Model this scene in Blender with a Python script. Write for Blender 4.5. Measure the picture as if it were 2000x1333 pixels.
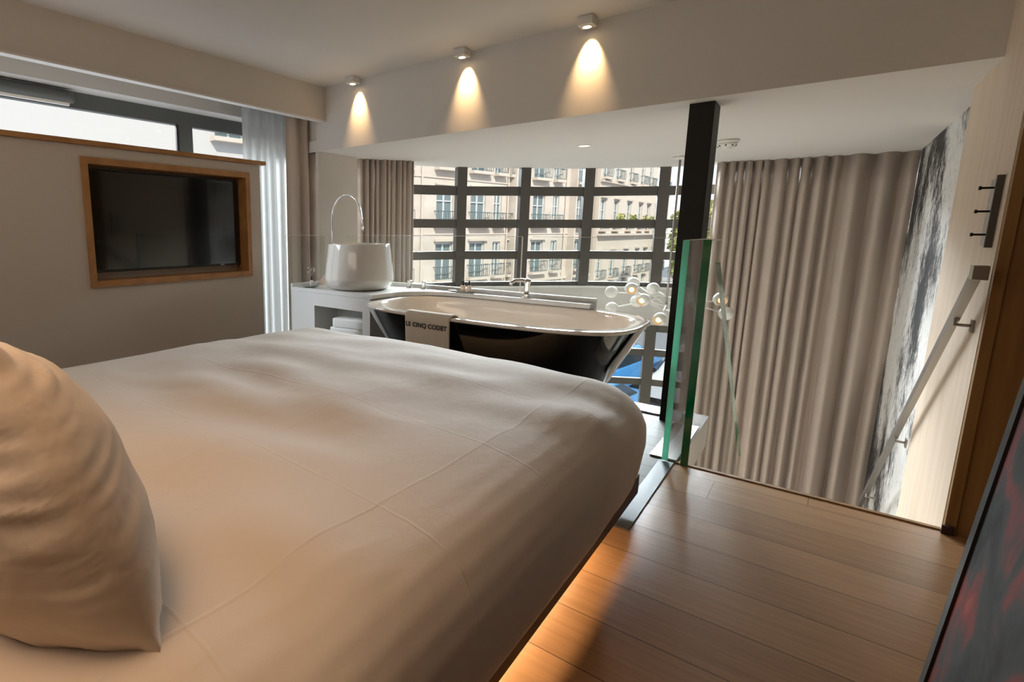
import bpy, bmesh, math, random
from mathutils import Vector, Matrix, noise
PI = math.pi
sc = bpy.context.scene
COL = sc.collection
for o in list(bpy.data.objects):
    bpy.data.objects.remove(o)

# ------------------------------------------------------------------ camera
yaw, pitch, roll = math.radians(40.946), math.radians(9.541), math.radians(0.056)
cam_data = bpy.data.cameras.new('camera'); cam = bpy.data.objects.new('camera', cam_data); COL.objects.link(cam)
cam_data.sensor_width = 36.0
cam_data.lens = 36.0 * 1026.4 / 2000.0
cam_data.shift_x = (1000 - 719.9) / 2000.0
cam_data.shift_y = (622.4 - 666.5) / 2000.0
cam_data.clip_start = 0.02; cam_data.clip_end = 400
fwd = Vector((-math.sin(yaw)*math.cos(pitch), math.cos(yaw)*math.cos(pitch), -math.sin(pitch)))
r0 = Vector((math.cos(yaw), math.sin(yaw), 0)); u0 = r0.cross(fwd)
rt = r0*math.cos(roll) + u0*math.sin(roll); up = -r0*math.sin(roll) + u0*math.cos(roll)
m = Matrix((rt, up, -fwd)).transposed().to_4x4(); m.translation = (0, 0, 1.2)
cam.matrix_world = m
sc.camera = cam
sc.view_settings.view_transform = 'Standard'
sc.view_settings.look = 'None'
sc.view_settings.exposure = 0.0
sc.view_settings.gamma = 1.0
sc.view_settings.use_curve_mapping = False

# ------------------------------------------------------------------ world
w = bpy.data.worlds.new('sky'); sc.world = w; w.use_nodes = True
nt = w.node_tree; nt.nodes.clear()
wo = nt.nodes.new('ShaderNodeOutputWorld'); bg = nt.nodes.new('ShaderNodeBackground')
tc = nt.nodes.new('ShaderNodeTexCoord'); nz = nt.nodes.new('ShaderNodeTexNoise'); cr = nt.nodes.new('ShaderNodeValToRGB')
nz.inputs['Scale'].default_value = 4; nz.inputs['Detail'].default_value = 6
cr.color_ramp.elements[0].position = .42; cr.color_ramp.elements[0].color = (.48, .62, .85, 1)
cr.color_ramp.elements[1].position = .6; cr.color_ramp.elements[1].color = (.95, .95, .97, 1)
nt.links.new(tc.outputs['Generated'], nz.inputs['Vector']); nt.links.new(nz.outputs['Fac'], cr.inputs['Fac'])
nt.links.new(cr.outputs['Color'], bg.inputs['Color']); bg.inputs['Strength'].default_value = 1.5
nt.links.new(bg.outputs['Background'], wo.inputs['Surface'])

def light(name, kind, loc, energy, color=(1, 1, 1), rot=None, look=None, parent=None, **kw):
    d = bpy.data.lights.new(name, kind); d.energy = energy; d.color = color
    for k, v in kw.items(): setattr(d, k, v)
    o = bpy.data.objects.new(name, d); COL.objects.link(o); o.location = loc
    if rot: o.rotation_euler = rot
    if look is not None:
        o.rotation_euler = (Vector(look) - Vector(loc)).to_track_quat('-Z', 'Y').to_euler()
    if parent: o.parent = parent
    return o
WARM = (1.0, .62, .30)
# the sun on the street
light('sun', 'SUN', (6, -10, 20), 4.8, (1, .95, .86), look=(6-6, -10+5.0, 20-6.2), angle=math.radians(1))
# panel light added outside the bay, above the view, in place of sky daylight
light('bay_daylight_fill', 'AREA', (-3.9, 9.9, 3.45), 2500, (.88, .94, 1.0), look=(-1.6, 2.0, .5), shape='RECTANGLE', size=7.0, size_y=1.5, spread=math.radians(112))
# added panel outside the high left window, standing in for daylight
light('side_daylight_fill', 'AREA', (-6.6, .6, 3.25), 420, (.88, .94, 1.0), look=(-2.6, .8, 1.2), shape='RECTANGLE', size=4.4, size_y=1.1)
# upward fill light added over the living floor, imitating bounced daylight
light('floor_bounce_fill', 'AREA', (-1.5, 5.3, -2.2), 44, (1, .93, .85), look=(-1.5, 5.3, 0), shape='RECTANGLE', size=3.4, size_y=2.4)
# unseen fill panel added behind the camera, then the warm bed lamp
light('rear_fill', 'AREA', (-1.6, -.75, 1.95), 12, (1, .82, .66), look=(-1.7, 2.2, .9), shape='RECTANGLE', size=2.4, size_y=.7)
light('bed_lamp', 'SPOT', (-.72, -.15, 2.35), 74, (1, .60, .33), look=(-1.05, .25, .6), spot_size=math.radians(80), spot_blend=1.0, shadow_soft_size=.38)

# ------------------------------------------------------------------ materials
MATS = {}
def mat(name, color=(.8, .8, .8), rough=.6, metal=0., spec=.5, emis=None, es=0., coat=0., bump=None, var=None, sheen=0., trans=0.):
    m = bpy.data.materials.new(name); m.use_nodes = True; nt = m.node_tree
    b = nt.nodes['Principled BSDF']
    b.inputs['Base Color'].default_value = (*color, 1); b.inputs['Roughness'].default_value = rough
    b.inputs['Metallic'].default_value = metal; b.inputs['Specular IOR Level'].default_value = spec
    b.inputs['Coat Weight'].default_value = coat; b.inputs['Coat Roughness'].default_value = .03
    b.inputs['Sheen Weight'].default_value = sheen
    if emis: b.inputs['Emission Color'].default_value = (*emis, 1); b.inputs['Emission Strength'].default_value = es
    t = None
    if bump or var:
        t = nt.nodes.new('ShaderNodeTexCoord')
    if bump:
        sc_, st, di = bump
        n = nt.nodes.new('ShaderNodeTexNoise'); n.inputs['Scale'].default_value = sc_; n.inputs['Detail'].default_value = 4
        bu = nt.nodes.new('ShaderNodeBump'); bu.inputs['Strength'].default_value = st; bu.inputs['Distance'].default_value = di
        nt.links.new(t.outputs['Object'], n.inputs['Vector']); nt.links.new(n.outputs['Fac'], bu.inputs['Height'])
        nt.links.new(bu.outputs['Normal'], b.inputs['Normal'])
    if var:
        sc_, c2, vec = var
        mp = nt.nodes.new('ShaderNodeMapping'); mp.inputs['Scale'].default_value = vec
        n = nt.nodes.new('ShaderNodeTexNoise'); n.inputs['Scale'].default_value = sc_; n.inputs['Detail'].default_value = 5
        r = nt.nodes.new('ShaderNodeValToRGB'); r.color_ramp.elements[0].position = .35; r.color_ramp.elements[1].position = .65
        r.color_ramp.elements[0].color = (*color, 1); r.color_ramp.elements[1].color = (*c2, 1)
        nt.links.new(t.outputs['Object'], mp.inputs['Vector']); nt.links.new(mp.outputs['Vector'], n.inputs['Vector'])
        nt.links.new(n.outputs['Fac'], r.inputs['Fac']); nt.links.new(r.outputs['Color'], b.inputs['Base Color'])
    MATS[name] = m
    return m

def plank_mat(name, c1, c2, width, off, seam, rough=.35, length=1.9, seamw=.006, axis='Y', grain=1.0):
    """boards running along X (seams at y = off + k*width)"""
    m = bpy.data.materials.new(name); m.use_nodes = True; nt = m.node_tree; L = nt.links.new
    b = nt.nodes['Principled BSDF']; b.inputs['Roughness'].default_value = rough
    g = nt.nodes.new('ShaderNodeNewGeometry'); s = nt.nodes.new('ShaderNodeSeparateXYZ'); L(g.outputs['Position'], s.inputs[0])
    def M(op, a, bb=None, c=None):
        n = nt.nodes.new('ShaderNodeMath'); n.operation = op
        for i, v in enumerate((a, bb, c)):
            if v is None: continue
            if isinstance(v, (int, float)): n.inputs[i].default_value = v
            else: L(v, n.inputs[i])
        return n.outputs[0]
    run, acr = ('X', 'Y') if axis == 'Y' else ('Y', 'X')
    yy = M('DIVIDE', M('SUBTRACT', s.outputs[acr], off), width)
    row = M('FLOOR', yy); fy = M('FRACT', yy)
    wn = nt.nodes.new('ShaderNodeTexWhiteNoise'); wn.noise_dimensions = '1D'; L(row, wn.inputs['W'])
    xx = M('ADD', M('DIVIDE', s.outputs[run], length), M('MULTIPLY', wn.outputs['Value'], 7.3))
    colid = M('FLOOR', xx); fx = M('FRACT', xx)
    sm = M('MAXIMUM', M('LESS_THAN', fy, seamw/width), M('LESS_THAN', fx, seamw*.7/length))
    wn2 = nt.nodes.new('ShaderNodeTexWhiteNoise'); wn2.noise_dimensions = '2D'
    cb = nt.nodes.new('ShaderNodeCombineXYZ'); L(row, cb.inputs[0]); L(colid, cb.inputs[1]); L(cb.outputs[0], wn2.inputs['Vector'])
    # grain
    mp = nt.nodes.new('ShaderNodeCombineXYZ')
    L(M('ADD', M('MULTIPLY', s.outputs[run], 1.3), M('MULTIPLY', wn2.outputs['Value'], 37.)), mp.inputs[0])
    L(M('MULTIPLY', s.outputs[acr], 26.), mp.inputs[1])
    n = nt.nodes.new('ShaderNodeTexNoise'); n.inputs['Scale'].default_value = 2.0; n.inputs['Detail'].default_value = 7; n.inputs['Roughness'].default_value = .6
    L(mp.outputs[0], n.inputs['Vector'])
    f = M('ADD', M('MULTIPLY', n.outputs['Fac'], .9*grain), M('MULTIPLY', wn2.outputs['Value'], .38))
    r = nt.nodes.new('ShaderNodeValToRGB'); r.color_ramp.elements[0].position = .3; r.color_ramp.elements[1].position = .95
    r.color_ramp.elements[0].color = (*c1, 1); r.color_ramp.elements[1].color = (*c2, 1); L(f, r.inputs['Fac'])
    mx = nt.nodes.new('ShaderNodeMixRGB'); L(sm, mx.inputs[0]); L(r.outputs['Color'], mx.inputs[1]); mx.inputs[2].default_value = (*seam, 1)
    L(mx.outputs[0], b.inputs['Base Color'])
    bu = nt.nodes.new('ShaderNodeBump'); bu.inputs['Strength'].default_value = .25; bu.inputs['Distance'].default_value = .002
    L(M('SUBTRACT', M('MULTIPLY', n.outputs['Fac'], .4), M('MULTIPLY', sm, 1.)), bu.inputs['Height']); L(bu.outputs['Normal'], b.inputs['Normal'])
    MATS[name] = m
    return m

def wood_mat(name, c1, c2, vec=(8, 8, .6), rough=.45, scale=3.0):
    return mat(name, c1, rough, var=(scale, c2, vec), bump=(60, .05, .001))

def glass_mat(name, tint=(1, 1, 1), refl=1.0):
    m = bpy.data.materials.new(name); m.use_nodes = True; nt = m.node_tree; nt.nodes.clear(); L = nt.links.new
    o = nt.nodes.new('ShaderNodeOutputMaterial'); t = nt.nodes.new('ShaderNodeBsdfTransparent'); t.inputs['Color'].default_value = (*tint, 1)
    g = nt.nodes.new('ShaderNodeBsdfGlossy'); g.inputs['Roughness'].default_value = .01
    f = nt.nodes.new('ShaderNodeFresnel'); f.inputs['IOR'].default_value = 1.5
    mu = nt.nodes.new('ShaderNodeMath'); mu.operation = 'MULTIPLY'; mu.inputs[1].default_value = refl; L(f.outputs[0], mu.inputs[0])
    ge = nt.nodes.new('ShaderNodeNewGeometry'); iv = nt.nodes.new('ShaderNodeMath'); iv.operation = 'SUBTRACT'; iv.inputs[0].default_value = 1; L(ge.outputs['Backfacing'], iv.inputs[1])
    m2 = nt.nodes.new('ShaderNodeMath'); m2.operation = 'MULTIPLY'; L(mu.outputs[0], m2.inputs[0]); L(iv.outputs[0], m2.inputs[1]); mu = m2
    x = nt.nodes.new('ShaderNodeMixShader'); L(mu.outputs[0], x.inputs[0]); L(t.outputs[0], x.inputs[1]); L(g.outputs[0], x.inputs[2]); L(x.outputs[0], o.inputs['Surface'])
    MATS[name] = m; return m

def sheer_mat(name, color, alpha=.35):
    m = bpy.data.materials.new(name); m.use_nodes = True; nt = m.node_tree; nt.nodes.clear(); L = nt.links.new
    o = nt.nodes.new('ShaderNodeOutputMaterial'); t = nt.nodes.new('ShaderNodeBsdfTransparent')
    d = nt.nodes.new('ShaderNodeBsdfDiffuse'); d.inputs['Color'].default_value = (*color, 1)
    tl = nt.nodes.new('ShaderNodeBsdfTranslucent'); tl.inputs['Color'].default_value = (*color, 1)
    a = nt.nodes.new('ShaderNodeMixShader'); a.inputs[0].default_value = .6; L(d.outputs[0], a.inputs[1]); L(tl.outputs[0], a.inputs[2])
    x = nt.nodes.new('ShaderNodeMixShader'); x.inputs[0].default_value = 1-alpha; L(t.outputs[0], x.inputs[1]); L(a.outputs[0], x.inputs[2]); L(x.outputs[0], o.inputs['Surface'])
    MATS[name] = m; return m

mat('paint', (.60, .545, .475), .75, bump=(90, .03, .001))
mat('paint_ceiling', (.66, .615, .55), .8)
mat('paint_low_ceiling', (.66, .63, .58), .8)
mat('grey_wall', (.50, .48, .45), .8)
plank_mat('oak_floor', (.30, .160, .073), (.49, .285, .143), .2217, 1.790, (.09, .045, .022), rough=.33, length=9, seamw=.0035)
plank_mat('grey_planks', (.055, .046, .039), (.105, .090, .076), .148, .05, (.012, .010, .009), rough=.6, length=.9)
plank_mat('living_planks', (.16, .13, .10), (.30, .25, .20), .18, .0, (.04, .03, .02), rough=.35)
wood_mat('light_oak', (.72, .575, .43), (.80, .665, .52), (7, 7, .45), .5)
wood_mat('shaded_brown_oak', (.24, .125, .040), (.34, .19, .065), (9, 9, .5), .5)  # oak darkened in colour for the backlit jamb; headboard and nosing share it
wood_mat('frame_oak', (.36, .17, .055), (.46, .235, .085), (3, 3, 3), .45)
mat('dark_metal', (.010, .010, .008), .5, spec=.25)
mat('window_frame', (.075, .068, .058), .5)
mat('window_frame_grey', (.085, .090, .085), .5)
mat('steel', (.62, .61, .59), .32, 1.0)
mat('brushed_steel', (.34, .315, .28), .38, 1.0)
mat('dark_steel_strip', (.13, .14, .15), .45, .5)
mat('chrome', (.82, .81, .80), .06, 1.0)
mat('white_lacquer', (.64, .63, .60), .35)
mat('ceramic', (.60, .565, .51), .10, coat=.6)
mat('tub_white', (.80, .71, .62), .08, coat=.8)
mat('tub_black', (.004, .004, .004), .07, coat=1.0)
mat('screen_black', (.004, .004, .005), .12, coat=.5)
mat('black_plastic', (.012, .012, .012), .4)
mat('white_metal', (.70, .67, .62), .45)
mat('lamp_glow', (1, .8, .5), .5, emis=(1, .70, .36), es=14)
mat('downlight_glow', (1, .9, .8), .5, emis=(1, .86, .68), es=3)
mat('led', (1, .6, .3), .5, emis=(1, .64, .33), es=44)
mat('towel', (.62, .53, .43), .95, bump=(400, .5, .003), sheen=.3)
mat('towel_white', (.74, .75, .72), .95, bump=(300, .5, .004), sheen=.3)
mat('ink', (.035, .028, .025), .8)
mat('smoked_glass_bottle', (.03, .02, .015), .15)
mat('label_white', (.75, .72, .68), .5)
mat('paper_pink', (.80, .62, .50), .7)
mat('dish_grey', (.33, .34, .31), .3)
mat('globe_white', (.72, .70, .66), .25)
mat('bulb_glow', (1, .8, .5), .5, emis=(1, .62, .28), es=2.6)
mat('green_edge_shaded', (.003, .17, .062), .10, coat=.5)  # darker copy of the glass edge green, shade put into the colour
glass_mat('clear_glass', (.97, .985, .975), .9)
glass_mat('window_glass', (.97, .98, .98), .7)
sheer_mat('green_edge_lit', (.36, .74, .60), .0)  # brighter copy of the same edge green, its lit look put into the colour
sheer_mat('sheer', (.62, .63, .62), .22)
mat('white_plastic', (.72, .70, .63), .45)
mat('bed_base', (.030, .014, .008), .6)
mat('facade_stone', (.50, .43, .355), .9, var=(.6, (.60, .53, .45), (1, 1, 2)))
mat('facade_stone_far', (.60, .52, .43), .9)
mat('facade_white', (.50, .48, .45), .9)
mat('facade_trim', (.55, .48, .40), .9)
mat('shade_glass', (.16, .20, .20), .3)
mat('shutter', (.60, .62, .60), .6)
mat('wrought_iron', (.09, .13, .13), .5)
mat('asphalt', (.20, .21, .23), .8)
mat('pavement', (.38, .36, .34), .85)
mat('roof_zinc', (.30, .32, .35), .6)
mat('leaf', (.20, .23, .07), .7, var=(3, (.42, .42, .14), (1, 1, 1)))
mat('bark', (.10, .07, .05), .9)
mat('car_blue', (.06, .27, .60), .2, coat=1)
mat('car_white', (.60, .62, .64), .2, coat=1)
mat('car_glass', (.02, .03, .04), .05)
mat('tyre', (.015, .015, .015), .8)

# fabric for the curtains
mat('drape', (.47, .385, .32), .9, sheen=.2, bump=(500, .15, .002))
# bed linen with ironed fold lines
def linen():
    m = mat('linen', (.71, .66, .60), .85, sheen=.15); nt = m.node_tree; L = nt.links.new; b = nt.nodes['Principled BSDF']
    g = nt.nodes.new('ShaderNodeNewGeometry'); s = nt.nodes.new('ShaderNodeSeparateXYZ')
    n0 = nt.nodes.new('ShaderNodeTexNoise'); n0.inputs['Scale'].default_value = 1.6; n0.inputs['Detail'].default_value = 3
    va = nt.nodes.new('ShaderNodeVectorMath'); va.operation = 'SCALE'; va.inputs['Scale'].default_value = .05
    vb = nt.nodes.new('ShaderNodeVectorMath'); vb.operation = 'ADD'
    L(g.outputs['Position'], n0.inputs['Vector']); L(n0.outputs['Color'], va.inputs[0]); L(va.outputs[0], vb.inputs[0]); L(g.outputs['Position'], vb.inputs[1]); L(vb.outputs[0], s.inputs[0])
    def M(op, a, bb=None):
        n = nt.nodes.new('ShaderNodeMath'); n.operation = op
        for i, v in enumerate((a, bb)):
            if v is None: continue
            if isinstance(v, (int, float)): n.inputs[i].default_value = v
            else: L(v, n.inputs[i])
        return n.outputs[0]
    def crease(sock, off, per, wd):
        t = M('ABSOLUTE', M('SUBTRACT', M('FRACT', M('DIVIDE', M('SUBTRACT', sock, off), per)), .5))
        return M('MAXIMUM', M('SUBTRACT', 1., M('DIVIDE', t, wd/per)), 0.)
    h = M('ADD', crease(s.outputs['Y'], .15, .47, .006), crease(s.outputs['X'], .12, .52, .006))
    n = nt.nodes.new('ShaderNodeTexNoise'); n.inputs['Scale'].default_value = 5; n.inputs['Detail'].default_value = 5
    mp = nt.nodes.new('ShaderNodeMapping'); mp.inputs['Scale'].default_value = (2.2, .9, 1); mp.inputs['Rotation'].default_value = (0, 0, .5)
    L(g.outputs['Position'], mp.inputs[0]); L(mp.outputs[0], n.inputs['Vector'])
    w_ = nt.nodes.new('ShaderNodeTexNoise'); w_.inputs['Scale'].default_value = 700
    L(g.outputs['Position'], w_.inputs['Vector'])
    b1 = nt.nodes.new('ShaderNodeBump'); b1.inputs['Strength'].default_value = .28; b1.inputs['Distance'].default_value = .003; L(h, b1.inputs['Height'])
    b2 = nt.nodes.new('ShaderNodeBump'); b2.inputs['Strength'].default_value = .30; b2.inputs['Distance'].default_value = .02; L(n.outputs['Fac'], b2.inputs['Height']); L(b1.outputs['Normal'], b2.inputs['Normal'])
    b3 = nt.nodes.new('ShaderNodeBump'); b3.inputs['Strength'].default_value = .12; b3.inputs['Distance'].default_value = .001; L(w_.outputs['Fac'], b3.inputs['Height']); L(b2.outputs['Normal'], b3.inputs['Normal'])
    L(b3.outputs['Normal'], b.inputs['Normal'])
linen()
mat('pillow_cotton', (.74, .66, .57), .85, sheen=.15, bump=(9, .35, .02))

def mural_mat():
    m = mat('mural_print', (.8, .8, .8), .6); nt = m.node_tree; L = nt.links.new; b = nt.nodes['Principled BSDF']
    g = nt.nodes.new('ShaderNodeNewGeometry'); mp = nt.nodes.new('ShaderNodeMapping'); mp.inputs['Scale'].default_value = (1, 13, 5); mp.inputs['Rotation'].default_value = (-.25, 0, 0)
    L(g.outputs['Position'], mp.inputs[0])
    fine = nt.nodes.new('ShaderNodeTexNoise'); fine.inputs['Scale'].default_value = 2.2; fine.inputs['Detail'].default_value = 8; fine.inputs['Roughness'].default_value = .82
    L(mp.outputs[0], fine.inputs['Vector'])
    mp2 = nt.nodes.new('ShaderNodeMapping'); mp2.inputs['Scale'].default_value = (1, .75, .45); mp2.inputs['Rotation'].default_value = (.5, 0, 0); mp2.inputs['Location'].default_value = (0, .35, .2)
    L(g.outputs['Position'], mp2.inputs[0])
    big = nt.nodes.new('ShaderNodeTexNoise'); big.inputs['Scale'].default_value = 1.7; big.inputs['Detail'].default_value = 3; L(mp2.outputs[0], big.inputs['Vector'])
    rb = nt.nodes.new('ShaderNodeMapRange'); rb.inputs['From Min'].default_value = .40; rb.inputs['From Max'].default_value = .62; L(big.outputs['Fac'], rb.inputs['Value'])
    # threshold of the strokes shifts with the large pattern
    th = nt.nodes.new('ShaderNodeMath'); th.operation = 'MULTIPLY_ADD'; L(rb.outputs[0], th.inputs[0]); th.inputs[1].default_value = .27; th.inputs[2].default_value = -.14
    ad = nt.nodes.new('ShaderNodeMath'); ad.operation = 'SUBTRACT'; L(fine.outputs['Fac'], ad.inputs[0]); L(th.outputs[0], ad.inputs[1])
    r = nt.nodes.new('ShaderNodeValToRGB'); r.color_ramp.elements[0].position = .46; r.color_ramp.elements[0].color = (.025, .028, .03, 1)
    r.color_ramp.elements[1].position = .58; r.color_ramp.elements[1].color = (.74, .73, .70, 1); L(ad.outputs[0], r.inputs['Fac'])
    L(r.outputs['Color'], b.inputs['Base Color'])
mural_mat()

def picture_mat():
    m = mat('picture_print', (.1, .1, .1), .6, spec=.3); nt = m.node_tree; L = nt.links.new; b = nt.nodes['Principled BSDF']
    g = nt.nodes.new('ShaderNodeNewGeometry')
    mp = nt.nodes.new('ShaderNodeMapping'); mp.inputs['Scale'].default_value = (1, 2.6, 1.5); mp.inputs['Rotation'].default_value = (-.7, 0, 0); L(g.outputs['Position'], mp.inputs[0])
    n = nt.nodes.new('ShaderNodeTexNoise'); n.inputs['Scale'].default_value = 2.0; n.inputs['Detail'].default_value = 7; n.inputs['Distortion'].default_value = .7; L(mp.outputs[0], n.inputs['Vector'])
    r = nt.nodes.new('ShaderNodeValToRGB'); e = r.color_ramp.elements
    e[0].position = .38; e[0].color = (.030, .036, .042, 1); e[1].position = .85; e[1].color = (.75, .27, .19, 1)
    x = e.new(.52); x.color = (.080, .095, .100, 1); x = e.new(.62); x.color = (.34, .085, .080, 1)
    L(n.outputs['Fac'], r.inputs['Fac']); L(r.outputs['Color'], b.inputs['Base Color'])
picture_mat()

# ------------------------------------------------------------------ mesh helpers
def obj(name, bm, material=None, parent=None, smooth=False, loc=None):
    me = bpy.data.meshes.new(name)
    bmesh.ops.recalc_face_normals(bm, faces=bm.faces)
    bm.to_mesh(me); bm.free()
    if material: me.materials.append(MATS[material])
    if smooth:
        for p in me.polygons: p.use_smooth = True
    o = bpy.data.objects.new(name, me); COL.objects.link(o)
    if parent: o.parent = parent
    if loc: o.location = loc
    return o
def tag(o, label, cat, group=None, kind=None):
    o['label'] = label; o['category'] = cat
    if group: o['group'] = group
    if kind: o['kind'] = kind
    return o
def thing(name, label, cat, loc=(0, 0, 0), group=None):
    o = bpy.data.objects.new(name, None); COL.objects.link(o); o.location = loc; o.empty_display_size = .1
    return tag(o, label, cat, group)
def struct(name, bm, material, smooth=False, parent=None):
    o = obj(name, bm, material, parent, smooth)
    if not parent: o['kind'] = 'structure'
    return o
def structE(name):
    o = bpy.data.objects.new(name, None); COL.objects.link(o); o['kind'] = 'structure'; return o
def box(bm, x0, x1, y0, y1, z0, z1, bev=0.):
    v = [bm.verts.new((x, y, z)) for x in (x0, x1) for y in (y0, y1) for z in (z0, z1)]
    fs = [bm.faces.new([v[i] for i in q]) for q in ((0, 1, 3, 2), (4, 6, 7, 5), (0, 4, 5, 1), (2, 3, 7, 6), (0, 2, 6, 4), (1, 5, 7, 3))]
    if bev:
        es = list({e for f in fs for e in f.edges})
        bmesh.ops.bevel(bm, geom=es, offset=bev, segments=2, affect='EDGES', profile=.5)
    return bm
def B(*a, bev=0.):
    return box(bmesh.new(), *a, bev=bev)
def obox(bm, p0, p1, width, z0, z1, side=0.):
    """box along a plan segment p0->p1, thickness width, shifted sideways"""
    p0 = Vector((*p0, 0)); p1 = Vector((*p1, 0)); d = (p1-p0).normalized(); n = Vector((-d.y, d.x, 0))
    a = p0 + n*(side-width/2); b = p0 + n*(side+width/2); c = p1 + n*(side+width/2); e = p1 + n*(side-width/2)
    lo = [bm.verts.new((q.x, q.y, z0)) for q in (a, e, c, b)]; hi = [bm.verts.new((q.x, q.y, z1)) for q in (a, e, c, b)]
    bm.faces.new(lo[::-1]); bm.faces.new(hi)
    for i in range(4): bm.faces.new((lo[i], lo[(i+1) % 4], hi[(i+1) % 4], hi[i]))
    return bm
def prism(bm, pts, z0, z1):
    lo = [bm.verts.new((*p, z0)) for p in pts]; hi = [bm.verts.new((*p, z1)) for p in pts]; n = len(pts)
    bm.faces.new(lo[::-1]); bm.faces.new(hi)
    for i in range(n): bm.faces.new((lo[i], lo[(i+1) % n], hi[(i+1) % n], hi[i]))
    return bm
def lathe(bm, prof, cx=0, cy=0, seg=32):
    rings = []
    for r, z in prof:
        if r < 1e-5: rings.append([bm.verts.new((cx, cy, z))])
        else: rings.append([bm.verts.new((cx+r*math.cos(2*PI*i/seg), cy+r*math.sin(2*PI*i/seg), z)) for i in range(seg)])
    for a, b in zip(rings, rings[1:]):
        for i in range(seg):
            j = (i+1) % seg
            if len(a) == 1 and len(b) == 1: continue
            if len(a) == 1: bm.faces.new((a[0], b[i], b[j]))
            elif len(b) == 1: bm.faces.new((a[i], a[j], b[0]))
            else: bm.faces.new((a[i], a[j], b[j], b[i]))
    return bm
def tube(bm, pts, r, seg=12, caps=True):
    pts = [Vector(p) for p in pts]; rings = []; n = len(pts); prev = None
    for i, p in enumerate(pts):
        t = (pts[min(i+1, n-1)] - pts[max(i-1, 0)]).normalized()
        a = Vector((0, 0, 1)) if abs(t.z) < .9 else Vector((1, 0, 0))
        u = (t.cross(a)).normalized() if prev is None else (prev - t*prev.dot(t)).normalized()
        prev = u; v = t.cross(u); rr = r[i] if isinstance(r, (list, tuple)) else r
        rings.append([bm.verts.new(p + (u*math.cos(2*PI*k/seg) + v*math.sin(2*PI*k/seg))*rr) for k in range(seg)])
    for a, b in zip(rings, rings[1:]):
        for k in range(seg): bm.faces.new((a[k], a[(k+1) % seg], b[(k+1) % seg], b[k]))
    if caps: bm.faces.new(rings[0][::-1]); bm.faces.new(rings[-1])
    return bm
def T(*a, **k): return tube(bmesh.new(), *a, **k)
def sphere(bm, c, r, u=24, v=14):
    bmesh.ops.create_uvsphere(bm, u_segments=u, v_segments=v, radius=r, matrix=Matrix.Translation(c)); return bm

ZL, ZU = 1.924, 2.47        # lower and upper ceiling
YB = 3.54                   # face of the beam
XR = .472                   # wood wall on the right
# ------------------------------------------------------------------ setting
struct('floor', B(-3.3, .66, -1.3, 3.017, -.12, 0), 'oak_floor')
# grey boarded bath area, set flush beside the oak
bm = bmesh.new(); prism(bm, [(-3.72, 2.2), (-.556, 2.2), (-.556, 3.017), (-.47, 3.017), (-.47, 3.93), (-3.72, 3.93)], .001, .004)
struct('floor.001', bm, 'grey_planks')
bm = bmesh.new(); prism(bm, [(-3.72, 3.018), (-.47, 3.018), (-.47, 3.93), (-3.72, 3.93)], -.2, 0.0)
struct('floor.002', bm, 'white_lacquer')
struct('floor.003', B(-6, .54, 3.0, 9, -2.5, -2.4), 'living_planks')
struct('trim_1', B(-.554, -.486, 2.162, 2.985, .0005, .0075), 'dark_steel_strip')
struct('trim_2', B(-.486, .47, 3.0, 3.022, -.02, .006), 'shaded_brown_oak')
# partition with the television niche
bm = bmesh.new()
NY0, NY1, NZ0, NZ1 = 1.30, 2.418, .885, 1.59
for a in ((-1.3, NY0, 0, 1.68), (NY1, 2.549, 0, 1.68), (NY0, NY1, 0, NZ0), (NY0, NY1, NZ1, 1.68)):
    box(bm, -3.48, -3.3, *a)
box(bm, -3.48, -3.43, NY0, NY1, NZ0, NZ1)
struct('wall_left', bm, 'paint')
struct('trim_3', B(-3.50, -3.272, -1.3, 2.59, 1.681, 1.709, bev=.002), 'frame_oak')
# upper ceiling, soffit box over the left window, beam, lower ceiling
bm = bmesh.new(); box(bm, -4.08, .8, -1.4, YB+.3, ZU, ZU+.12); struct('ceiling', bm, 'paint_ceiling')
bm = bmesh.new(); box(bm, -3.65, -3.59, -1.4, YB, 2.185, ZU); struct('trim_4', bm, 'paint')
struct('trim_5', B(-3.652, -3.584, -1.4, YB, 2.172, 2.185), 'white_metal')
struct('trim_6', B(-4.30, -4.08, -1.4, 4.1, 2.19, ZU+.1), 'grey_wall')
bm = bmesh.new()
prism(bm, [(-4.0, YB), (.62, YB), (.62, 7.34), (.02, 7.32), (-.76, 7.20), (-1.53, 7.02), (-2.25, 6.61), (-2.82, 6.07), (-3.37, 5.52), (-3.73, 4.85), (-3.89, 4.10), (-4.0, 3.96)], ZL, ZL+.10)
box(bm, -3.72, .62, YB, YB+.12, ZL+.1001, ZU)
struct('ceiling.001', bm, 'paint_low_ceiling')
# pilaster at the end of the bathroom counter
struct('wall_left.001', B(-3.74, -3.70, 3.545, 4.085, -2.4, ZL-.001), 'paint')
struct('wall_left.002', B(-4.0, -3.9, 3.95, 4.10, -2.4, ZU), 'paint')
# beam return: the wall between soffit and pilaster (upper part)
struct('trim_7', B(-4.08, -3.71, YB+.02, YB+.12, ZL, ZU), 'paint')
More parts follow.
